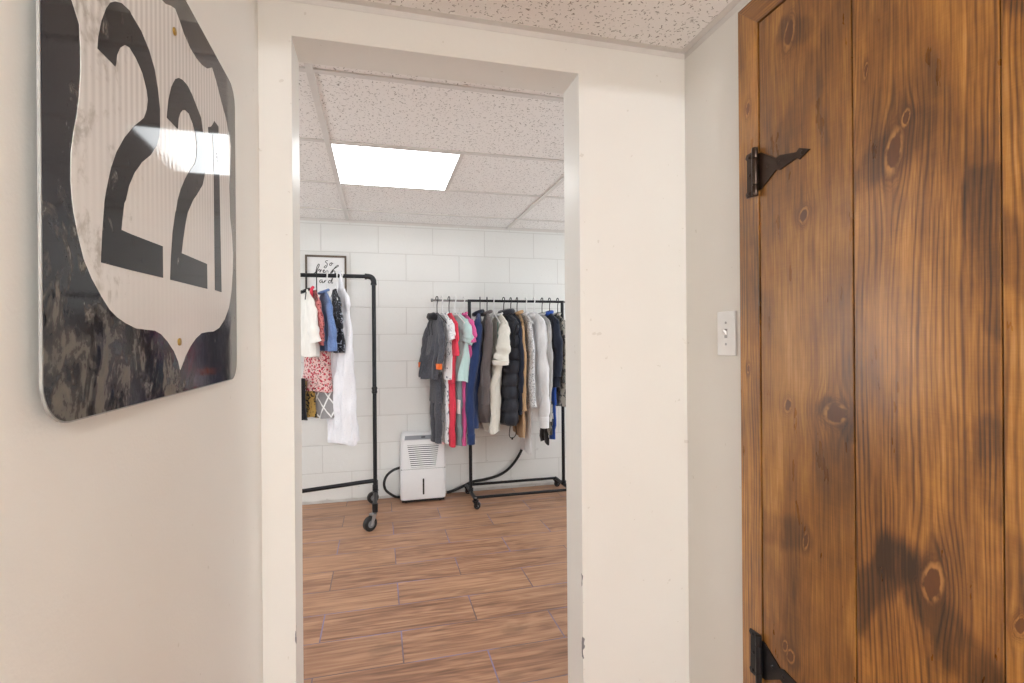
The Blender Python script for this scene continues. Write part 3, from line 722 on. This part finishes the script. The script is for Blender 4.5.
def pants(name, label, mat, x, y, zt, ln, w, rz=0, t=.018, seed=0, group=None, cat='trousers', r1=.045, bandm=None):
    g = thing(name, label, cat, (x, y, zt - ln), rz, group)
    b = MB(); b.grid(body_rings(w, t, ln, ln*.62, 1.1, .004, seed, sh=False, nz=10), True, True, True)
    b.build('seat', mat, g, smooth=True, angle=60)
    for sg in (-1, 1):
        pts = [(.003*sin(i+seed), sg*(w*.52 + .004*sin(i*1.3+seed)), ln*.70*(1 - i/8)) for i in range(9)]
        rad = [w*.50 + (r1 - w*.5)*i/8 + .004*sin(i*2.3+seed) for i in range(9)]
        q = MB(); q.tube(pts, rad, 16, flat=(t/(w*.5)*.95, 1)); q.build('trouser_leg', mat, g, smooth=True, angle=60)
    q = MB(); q.grid(body_rings(w*.98, t*.95, ln+.022, ln-.004, 1.0, .002, seed, sh=False, nz=2)); q.build('waistband', bandm or mat, g, smooth=True, angle=60)
    return g

F = {}
def fab(k, *a, **kw):
    if k not in F: F[k] = fabric(k, *a, **kw)
    return F[k]
charcoal = fab('charcoal_heather', lin(66, 67, 74), lin(92, 93, 102), 'heather')
orange = fab('orange_knit', lin(232, 112, 48))
whitepat = fab('white_print_jersey', lin(232, 230, 232), lin(110, 116, 130), 'spots', 38, thr=(.60, .63))
red = fab('coral_red_jersey', lin(222, 62, 84))
mint = fab('mint_jersey', lin(186, 214, 212))
greyteal = fab('grey_teal_jersey', lin(140, 158, 162))
pink = fab('magenta_pink_jersey', lin(214, 92, 150))
navy = fab('navy_fleece', lin(36, 54, 96))
navyd = fab('dark_navy_shell', lin(34, 40, 56))
grebrown = fab('grey_brown_shell', lin(98, 90, 90))
cream = fab('cream_fleece', lin(222, 218, 208))
teal = fab('green_stripe', lin(40, 130, 120))
puff = fab('black_quilted_shell', lin(38, 40, 50), rough=.5)
black = fab('black_jersey', lin(28, 28, 32))
tan = fab('tan_canvas', lin(186, 152, 116))
speck = fab('speckled_grey_knit', lin(214, 214, 216), lin(120, 122, 128), 'spots', 120, thr=(.55, .6))
palew = fab('white_fleece', lin(222, 222, 224))
grey = fab('pale_grey_jersey', lin(178, 178, 178))
blue = fab('royal_blue_jersey', lin(48, 84, 168))
camo = fab('grey_camouflage_print', lin(170, 168, 160), lin(84, 86, 86), 'spots', 34, thr=(.49, .52))

G2 = 'hangers on the low black rack'; GC = 'clothes on the low black rack'
ZA = R2Z + .011 - .105         # garment neck height below the rail
def hg(x, kind, what, w=.17, rz=0): hanger(x, R2Y, R2Z+.0112, rz, kind, w, kind == 'b' and 'black hanger holding ' + what or 'white hanger holding ' + what, G2)
# from the free end of the pull-out rod rightwards
def rd(v): return radians(v)
# from the free end of the pull-out rod rightwards
hg(.4125, 'b', 'the charcoal hoodie with orange cuffs', .15, rd(20))
garment('hoodie', 'charcoal hoodie with orange cuffs at the free end of the low rack', 'hoodie', charcoal, .398, R2Y, ZA, .47, .140, rd(15), .026, 1.0, .009, 1, GC,
        sleeve=(.31, .042, .033, .050, None), cuff=(.026, orange, 'orange cuff'), hood=black, sway=-.065)
pants('sweatpants', 'charcoal sweatpants hanging beneath the hoodie with orange cuffs', charcoal, .398, R2Y-.01, .92, .47, .092, rd(14), .026, 2, GC, r1=.036)
hg(.4488, 'w', 'the white printed tee', .14, rd(14))
garment('printed_tee', 'white tee with small dark print next to the charcoal hoodie', 't-shirt', whitepat, .462, R2Y, ZA, .47, .150, rd(12), .020, 1.08, .007, 3, GC, sleeve=(.14, .048, .056, .020, None), sway=-.02, collar=(whitepat, .05, .006))
pants('leggings', 'white printed leggings hanging under the white printed tee', whitepat, .458, R2Y-.02, .92, .47, .092, rd(10), .013, 4, GC, 'leggings')
hg(.4998, 'b', 'the coral red shirt', .14, rd(14))
garment('red_shirt', 'coral red shirt between the white printed tee and the mint tee', 'shirt', red, .498, R2Y, ZA, .50, .150, rd(13), .018, 1.04, .006, 5, GC, sleeve=(.24, .044, .05, .012, None), sway=-.03)
pants('trousers', 'coral red trousers hanging under the coral red shirt', red, .492, R2Y-.03, .88, .45, .100, rd(12), .026, 6, GC)
hg(.5439, 'w', 'the mint tee', .15, rd(19))
garment('mint_tee', 'pale mint tee hanging between the red and the pink tees', 't-shirt', mint, .553, R2Y, ZA, .49, .160, rd(24), .026, 1.22, .010, 7, GC, sleeve=(.16, .050, .064, .015, None), sway=-.045, collar=(palew, .05, .006))
tg = pants('leggings', 'grey teal leggings with a white tag under the mint tee', greyteal, .538, R2Y-.02, .88, .45, .10, rd(16), .024, 8, GC, 'leggings')
m = MB(); m.box(-.0245, -.0225, -.135, -.075, .235, .335, .0005, 1); m.build('price_tag', plain('white_card', lin(232, 232, 230), .6), tg, label='plain white card tag')
hg(.6104, 'w', 'the magenta pink tee', .14, rd(14))
garment('pink_tee', 'magenta pink tee beside the rack post, left of the navy jacket', 't-shirt', pink, .600, R2Y-.01, ZA, .50, .158, rd(16), .015, 1.12, .007, 9, GC, sleeve=(.16, .046, .056, .012, None), sway=-.03, collar=(pink, .05, .006))
pants('trousers', 'pink trousers hanging under the magenta pink tee', pink, .575, R2Y-.03, .88, .45, .10, rd(12), .018, 10, GC)
hg(.7302, 'b', 'the navy fleece jacket', .17, rd(-8))
garment('fleece_jacket', 'navy fleece jacket with long cuffed sleeves right of the rack post', 'jacket', navy, .716, R2Y, ZA+.01, .83, .178, rd(-9), .044, 1.0, .013, 11, GC, sleeve=(.82, .048, .034, .012, None), cuff=(.060, navy, None), collar=(navyd, .06, .016), zip_=black, sway=-.065)
hg(.7832, 'b', 'the grey brown jacket', .17, rd(-6))
garment('shell_jacket', 'grey brown jacket with gathered hem next to the navy fleece', 'jacket', grebrown, .780, R2Y, ZA+.01, .80, .182, rd(-5), .040, 1.02, .010, 12, GC, sleeve=(.60, .052, .044, .004, None), collar=(grebrown, .06, .014), hem=.12, sway=-.035)
hg(.8328, 'w', 'the cream sweatshirt', .16, rd(4))
cs = garment('cream_sweatshirt', 'cream sweatshirt with a green stripe and short bunched sleeves', 'sweatshirt', cream, .872, R2Y, ZA, .86, .172, rd(6), .038, 1.08, .012, 13, GC, sleeve=(.29, .050, .084, .022, None), cuff=(.024, cream, None), collar=(palew, .055, .008), sway=-.085)
m = MB(); m.tube([(-.042, -.100, .79), (-.048, -.115, .72), (-.046, -.122, .64)], .005, 8, flat=(.5, 1.6)); m.build('stripe', teal, cs, label='green stripe', smooth=True)
hg(.9112, 'b', 'the black quilted vest', .17, rd(12))
# quilted vest: the rings bulge between the stitch lines
vest = thing('quilted_vest', 'black quilted puffer vest with a drawcord loop at its hem', 'vest', (.930, R2Y, ZA-.82), rd(14), GC)
rg = body_rings(.180, .056, .82, 0, 1.04, .006, 14, nz=72, hem=.06)
rg = [[(p[0]-.03*sstep(0, .6, .82-p[2]), p[1], p[2]) for p in r] for r in rg]
for i, r in enumerate(rg):
    z = r[0][2]; f = 1 + .30*abs(sin(pi*(z/.095)))**.45 - .20
    rg[i] = [(p[0]*f, p[1]*(1+(f-1)*.35), p[2]) for p in r]
m = MB(); m.grid(rg); m.build('body', puff, vest, smooth=True, angle=70)
m = MB(); m.tube([(.036*cos(2*pi*i/20), .068*sin(2*pi*i/20), .83 + .008*cos(2*pi*i/20)) for i in range(20)], .022, 10, closed=True); m.build('collar', puff, vest, smooth=True)
for sg in (-1, 1):
    m = MB(); m.tube([(.026*cos(2*pi*i/20), sg*(.172+.006*sin(2*pi*i/20)), .63 + .105*sin(2*pi*i/20)) for i in range(20)], .008, 8, closed=True); m.build('armhole_trim', black, vest, smooth=True)
m = MB(); m.tube(crom([(-.02, -.10, .03), (-.045, -.125, -.03), (-.05, -.13, -.075), (-.02, -.12, -.095), (.015, -.11, -.07), (.02, -.10, -.01), (.015, -.095, .03)], 5), .0032, 6)
m.cyl((-.022, -.120, -.097), 'z', .006, .016, 10); m.build('drawcord', black, vest, smooth=True)
hg(.9655, 'b', 'the dark navy windbreaker', .16, rd(4))
garment('windbreaker', 'dark navy windbreaker squeezed between the puffer vest and the tan coat', 'windbreaker', navyd, .975, R2Y, ZA, .74, .178, rd(6), .018, 1.04, .007, 15, GC, sleeve=(.52, .044, .04, .004, None))
hg(1.0147, 'b', 'the tan canvas coat', .17, rd(4))
garment('canvas_coat', 'tan canvas coat, a narrow strip beside the dark vest', 'coat', tan, 1.020, R2Y, ZA+.01, .92, .172, rd(-2), .013, 1.0, .004, 16, GC, sleeve=(.66, .042, .04, .006, None), collar=(tan, .055, .014))
hg(1.0855, 'w', 'the speckled grey sweater', .16, rd(2))
garment('knit_sweater', 'speckled pale grey sweater right of the tan coat', 'sweater', speck, 1.066, R2Y, ZA, .70, .175, rd(3), .020, 1.04, .006, 17, GC, sleeve=(.62, .046, .05, .010, None), collar=(palew, .055, .008))
pants('flared_leggings', 'white flared leggings hanging under the speckled sweater', palew, 1.072, R2Y-.02, .85, .50, .105, rd(2), .016, 18, GC, 'leggings', .066)
hg(1.149, 'w', 'the white hooded sweatshirt', .17, rd(9))
garment('hooded_sweatshirt', 'white hooded sweatshirt with ribbed cuffs in the right half of the rack', 'sweatshirt', palew, 1.140, R2Y, ZA+.01, .80, .180, rd(10), .056, 1.04, .016, 19, GC, sleeve=(.72, .056, .040, .012, None), cuff=(.07, palew, None), hood=palew)
hg(1.213, 'b', 'the pale grey cardigan', .17, rd(6))
garment('cardigan', 'pale grey cardigan between the white hooded sweatshirt and the navy jacket', 'cardigan', grey, 1.196, R2Y, ZA, .80, .182, rd(7), .020, 1.05, .009, 20, GC, sleeve=(.55, .05, .042, .010, None), collar=(grey, .055, .010), sway=-.01)
hg(1.2735, 'b', 'the navy jacket with the blue collar', .17, rd(6))
garment('rain_jacket', 'dark navy jacket with a bright blue collar near the right post', 'jacket', navyd, 1.256, R2Y, ZA+.01, .56, .184, rd(7), .040, 1.02, .010, 21, GC, sleeve=(.42, .060, .056, .012, None), collar=(blue, .055, .014, 'bright blue collar'))
pants('trousers', 'royal blue trousers hanging under the dark navy jacket', blue, 1.252, R2Y-.03, .87, .43, .125, rd(4), .022, 22, GC)
hg(1.3393, 'b', 'the camouflage shirt', .17, rd(3))
garment('camouflage_shirt', 'grey camouflage print shirt nearest the right post', 'shirt', camo, 1.322, R2Y, ZA, .70, .182, rd(3), .022, 1.02, .006, 23, GC, sleeve=(.45, .05, .042, .010, None), collar=(camo, .055, .010))
pants('shorts', 'camouflage shorts with a black waistband low between cardigan and blue trousers', camo, 1.222, R2Y-.07, .71, .22, .11, rd(2), .014, 24, GC, 'shorts', bandm=black)
pants('black_leggings', 'short black leggings hanging lowest beside the royal blue trousers', black, 1.214, R2Y-.03, .60, .19, .09, rd(2), .012, 25, GC, 'leggings')

# ------------------------------------------------------------------ clothes on the pipe rack
G1 = 'hangers on the black pipe rack'; GD = 'clothes on the black pipe rack'
ZB = R1Z + .0135 - .105
def hp(x, kind, what, w=.14, rz=0): hanger(x, R1Y, R1Z+.0137, rz, kind, w, ('black' if kind == 'b' else 'white') + ' hanger holding ' + what, G1)
lace = fab('white_lace_cotton', lin(236, 236, 242), lin(204, 206, 220), 'lace', 70)
ivory = fab('ivory_cotton', lin(236, 232, 226))
floral = fab('pink_floral_print', lin(226, 190, 186), lin(190, 62, 80), 'flowers', 58)
redfl = fab('red_floral_print', lin(200, 120, 118), lin(150, 36, 44), 'flowers', 55)
denim = fab('pale_denim', lin(112, 138, 186), lin(90, 114, 164), 'heather')
blackfl = fab('black_print', lin(26, 28, 36), lin(168, 174, 190), 'spots', 60, thr=(.58, .62))
lattice = fab('grey_lattice_print', lin(150, 148, 150), lin(238, 238, 238), 'lattice', 70)
yellow = fab('mustard_print', lin(186, 152, 84), lin(40, 36, 34), 'spots', 40, thr=(.52, .56))
def skirt(name, label, mat, x, y, z1, ln, w, rz, t, fl, folds, seed, k=5, trim=None):
    g = thing(name, label, 'skirt', (x, y, z1-ln), rz, GD)
    m = MB(); m.grid(body_rings(w, t, ln, 0, fl, folds, seed, sh=False, k=k)); m.build('skirt_panel', mat, g, smooth=True, angle=60)
    m = MB(); m.grid(body_rings(w*1.01, t*1.02, ln+.02, ln-.012, 1.0, .002, seed, sh=False, nz=3)); m.build('waistband', trim or mat, g, smooth=True, angle=60)
    return g
hp(-.2378, 'w', 'the white lace dress', .09, radians(32))
dr = garment('lace_dress', 'long white lace dress at the right end of the pipe rack', 'dress', lace, -.242, R1Y, ZB+.004, 1.015, .078, radians(40), .030, 1.72, .009, 31, GD, k=3, neck=.040)
m = MB(); rr = body_rings(.078*1.72*1.03, .030*1.5, .012, -.018, 1.0, .011, 31, sh=False, nz=4, k=9)
m.grid(rr); m.build('lace_hem', lace, dr, smooth=True)
for sg in (-1, 1):
    m = MB(); m.tube([(-.006, sg*.062, .975), (-.012, sg*.078, .95), (-.010, sg*.082, .905), (-.004, sg*.074, .865)], [.010, .017, .020, .012], 12); m.build('cap_sleeve', lace, dr, smooth=True)
m = MB(); m.tube(crom([(-.004, -.030, .985), (-.010, -.018, 1.06), (-.006, .006, 1.13), (.004, .016, 1.06), (.004, .026, .985)], 5), .009, 8, flat=(.5, 1.4)); m.build('neck_ribbon', lace, dr, label='white ribbon looped over the rail', smooth=True)
hp(-.2672, 'w', 'the black print blouse', .12, radians(5))
garment('print_blouse', 'black blouse with pale print behind the white lace dress', 'blouse', blackfl, -.284, R1Y, ZB, .42, .130, radians(16), .018, 1.12, .008, 32, GD, sway=.02, sleeve=(.20, .04, .048, .01, None))
hp(-.3306, 'w', 'the pale denim shirt', .13, radians(12))
garment('denim_shirt', 'pale blue denim shirt on the pipe rack left of the black print blouse', 'shirt', denim, -.352, R1Y, ZB-.01, .40, .145, radians(20), .022, 1.10, .008, 33, GD, sway=.03, sleeve=(.34, .040, .050, .016, None), collar=(denim, .05, .010))
hp(-.3965, 'b', 'the red floral blouse', .12, radians(8))
rt_ = garment('floral_blouse', 'red floral blouse hanging between the ivory blouse and the denim shirt', 'blouse', redfl, -.415, R1Y, ZB-.01, .36, .138, radians(20), .016, 1.1, .007, 34, GD, sway=.03, sleeve=(.28, .038, .044, .008, None))
m = MB(); m.tube(crom([(-.01, -.03, .38), (-.022, -.04, .365), (-.024, -.045, .335), (-.02, -.03, .315)], 4), .010, 8); m.build('red_bow', red, rt_, label='small red bow at the neck', smooth=True)
hp(-.4593, 'b', 'the ivory blouse', .14, radians(4))
garment('ivory_blouse', 'ivory blouse with a ruffled hem at the left end beside the jamb', 'blouse', ivory, -.470, R1Y, ZB-.006, .44, .150, radians(24), .030, 1.14, .012, 36, GD, sway=.03, sleeve=(.28, .045, .058, .012, None), collar=(black, .045, .010))
skirt('floral_skirt', 'pink floral skirt showing below the ivory blouse and the denim shirt', floral, -.400, R1Y+.045, 1.10, .25, .105, radians(52), .040, 1.25, .012, 35, 4)
skirt('lattice_skirt', 'grey skirt with white lattice print hanging lowest on the pipe rack', lattice, -.352, R1Y+.04, .90, .225, .078, radians(58), .030, 1.30, .010, 37, 3, palew)
skirt('print_skirt', 'mustard and black print skirt left of the grey lattice skirt', yellow, -.455, R1Y+.06, .90, .22, .05, radians(45), .020, 1.3, .008, 38)
skirt('black_skirt', 'plain black skirt hanging lowest beside the doorway jamb', black, -.512, R1Y+.02, .92, .25, .055, radians(40), .022, 1.2, .008, 39)

# ------------------------------------------------------------------ framed words on the far wall
fs = thing('framed_sign', 'framed white sign with black script reading so fresh and, on the block wall', 'sign', (-.3685, FAR, 1.44))
fx0, fx1, fz0, fz1 = -.1425, .1425, 0.0, .374
wfr = plain('grey_brown_wood_frame', lin(98, 84, 72), .6, 0, .2, 60)
m = MB(); k = .013
for q in ((fx0, fx1, fz0, fz0+k), (fx0, fx1, fz1-k, fz1), (fx0, fx0+k, fz0+k, fz1-k), (fx1-k, fx1, fz0+k, fz1-k)): m.box(q[0], q[1], -.024, -.0005, q[2], q[3], .0015)
m.build('frame', wfr, fs)
m = MB(); m.box(fx0+k-.001, fx1-k+.001, -.010, -.002, fz0+k-.001, fz1-k+.001); m.build('panel', plain('white_board', lin(238, 237, 238), .6), fs)
T = lambda q: [(-.51+(a-119.5)*.000609 + .3685, -.0112, 1.8146-(b-171)*.000609 - 1.44) for a, b in q]
words = {'so': [[(375,235),(355,235),(345,250),(365,268),(362,298),(345,322),(330,312),(352,288)], [(412,262),(396,268),(394,288),(412,286),(420,264),(408,256),(434,268)]],
 'fresh': [[(212,392),(235,372),(262,325),(276,288),(266,278),(246,320),(236,375),(234,410),(226,425),(240,372),(262,358)], [(262,358),(270,345),(280,342),(284,352),(282,376),(294,348),(306,350)],
           [(314,368),(334,356),(328,344),(318,358),(322,378),(342,374)], [(340,376),(362,350),(374,368),(366,386),(352,380)], [(398,388),(430,340),(484,302),(494,290),(480,288),(444,326),(412,386),(438,354),(454,364),(450,388),(468,380)]],
 'and': [[(312,470),(288,468),(278,488),(290,500),(308,480),(310,500),(326,496)], [(328,500),(332,474),(334,488),(350,470),(358,480),(358,500),(370,494)], [(402,470),(382,476),(378,498),(398,496),(424,440),(414,500),(430,496)]]}
inkm = plain('black_ink', lin(26, 26, 28), .6)
for wd_, strokes in words.items():
    m = MB()
    for st in strokes: m.tube(crom(T(st), 5), .0027, 6, flat=(1, .4))
    m.build('lettering', inkm, fs, label='black script word ' + wd_)

# ------------------------------------------------------------------ dehumidifier
DX0, DX1, DYF, DYB, DZ = .146, .474, 3.806, 3.968, .500
dh = thing('dehumidifier', 'white dehumidifier with a louvered front on the floor between the racks', 'dehumidifier', ((DX0+DX1)/2, (DYF+DYB)/2, 0))
hw_, hd = (DX1-DX0)/2, (DYB-DYF)/2
M_DHW = plain('white_appliance_plastic', lin(232, 233, 236), .35, 0, .02)
M_DHG = plain('grey_appliance_plastic', lin(150, 153, 160), .4)
M_DHD = plain('dark_grille_recess', lin(62, 66, 74), .6)
M_DARK = plain('black_plastic', lin(22, 22, 25), .4)
# tapered shell: rounded rectangle rings; the front top is cut back to carry the panel
def rr2(ax, y0, y1, z, r=.022, n=5):
    o = []
    for cx, cy, a in ((ax-r, y1-r, 0), (-ax+r, y1-r, 90), (-ax+r, y0+r, 180), (ax-r, y0+r, 270)):
        for q in range(n+1):
            th = radians(a+90*q/n); o.append((cx + r*cos(th), cy + r*sin(th), z))
    return o
m = MB(); m.grid([rr2(hw_-.006, -hd+.012, hd-.004, .022), rr2(hw_-.001, -hd+.004, hd, .026), rr2(hw_, -hd, hd, .04), rr2(hw_, -hd, hd, .2455)])
m.build('water_bucket', M_DHW, dh, smooth=True)
m = MB(); m.grid([rr2(hw_, -hd, hd, .2485), rr2(hw_, -hd, hd, .27), rr2(hw_-.004, -hd+.004, hd, .44), rr2(hw_-.008, -hd+.012, hd, .468), rr2(hw_-.012, -hd+.036, hd, .492), rr2(hw_-.018, -hd+.05, hd-.006, DZ)])
m.build('body', M_DHW, dh, smooth=True)
m = MB(); m.box(-hw_+.004, hw_-.004, -hd+.006, hd-.004, .243, .251); m.build('seam', M_DHD, dh)
m = MB(); m.box(-hw_+.01, hw_-.01, -hd+.014, hd-.01, .006, .024, .003)
for sx in (-1, 1):
    for sy in (-1, 1): m.cyl((sx*(hw_-.04), sy*(hd-.035), .004), 'z', .012, .008, 14)
m.build('base', M_DARK, dh)
m = MB()
cp = [(-hw_+.030, .462), (hw_-.030, .462), (hw_-.036, .488), (-hw_+.036, .488)]
m.prism(cp, lambda u, v, d: (u, -hd+.0085+(v-.462)*1.0 + d, v), -.0035, .006); cpo = m.build('control_panel', M_DHG, dh, label='grey control panel')
m = MB(); m.box(-.012, .016, -hd+.013, -.055, .474, .481); m.build('display', M_DARK, cpo, label='small dark display')
m = MB(); m.prism([(-.115, .424), (.115, .424), (.088, .262), (-.088, .262)], lambda u, v, d: (u, -hd+d+(v-.27)*.024, v), -.0012, .006); gr = m.build('grille', M_DHD, dh, label='louvered air grille')
m = MB()
for i in range(11):
    z = .270 + i*.0148; a = .088 + (.115-.088)*(z-.262)/.162
    yb = -hd + (z-.27)*.024
    m.prism([(-a, z-.0045), (a, z-.0045), (a+.001, z+.0035), (-a-.001, z+.0035)], lambda u, v, d, yb=yb, z=z: (u, yb + d - (z-v)*.25, v), -.0052, 0)
m.build('louvers', M_DHW, gr)
m = MB(); m.box(-.006, .006, -hd-.0018, -hd+.004, .060, .176, .002); m.build('water_window', M_DARK, dh, label='black water level window')
def hose(name, label, cat, pts, r, mat, n=10):
    m = MB(); m.tube(crom(pts, 7), r, n); o = m.build(name, mat, None, smooth=True); return tag(o, label, cat)
hose('drain_hose', 'black drain hose looping out of the left side of the dehumidifier', 'hose',
     [(.205, 3.972, .238), (.162, 3.962, .232), (.105, 3.945, .222), (.055, 3.93, .190), (.032, 3.925, .140), (.040, 3.925, .085), (.080, 3.925, .045), (.130, 3.935, .018), (.22, 3.978, .0115), (.35, 3.978, .0115), (.46, 3.976, .0115)], .0095, M_RUBBER)
hose('power_cord', 'white power cord curving into the floor by the dehumidifier', 'cord',
     [(-.02, 3.984, .20), (.012, 3.972, .165), (.045, 3.965, .110), (.095, 3.955, .050), (.15, 3.975, .006), (.24, 3.984, .0045)], .004, M_PLATE)
hose('flexible_conduit', 'black flexible conduit curving up the block wall behind the low rack', 'conduit',
     [(.500, 3.955, .016), (.55, 3.958, .026), (.62, 3.962, .050), (.70, 3.965, .080), (.80, 3.966, .092), (.90, 3.966, .112), (.985, 3.966, .155), (1.06, 3.966, .235), (1.115, 3.966, .335), (1.155, 3.968, .46), (1.18, 3.972, .62), (1.19, 3.976, .85)], .0105, M_RUBBER)
# ------------------------------------------------------------------ camera
cd = bpy.data.cameras.new('camera'); cam = bpy.data.objects.new('camera', cd); COL.objects.link(cam)
cd.sensor_width = 36; cd.lens = 513.78/1024*36; cd.clip_start = .01
yw, pt, rl = radians(14.5475), radians(-.0116), radians(-.4476)
fw = Vector((sin(yw)*cos(pt), cos(yw)*cos(pt), sin(pt))); rt = Vector((cos(yw), -sin(yw), 0)); up = rt.cross(fw)
r2 = rt*cos(rl) + up*sin(rl); u2 = -rt*sin(rl) + up*cos(rl)
mw = Matrix.Identity(4)
for i in range(3): mw[i][0], mw[i][1], mw[i][2] = r2[i], u2[i], -fw[i]
mw[2][3] = 1.175
cam.matrix_world = mw
S.camera = cam
wd = bpy.data.worlds.new('world'); S.world = wd; wd.use_nodes = True
wd.node_tree.nodes['Background'].inputs[0].default_value = (.8, .85, 1, 1); wd.node_tree.nodes['Background'].inputs[1].default_value = .3
S.view_settings.view_transform = 'Standard'; S.view_settings.look = 'None'; S.view_settings.gamma = 1
S.view_settings.use_curve_mapping = False; S.view_settings.exposure = EXPOSURE
S.cycles.use_denoising = True
S.cycles.max_bounces = 10; S.cycles.diffuse_bounces = 6
S.cycles.sample_clamp_indirect = 6
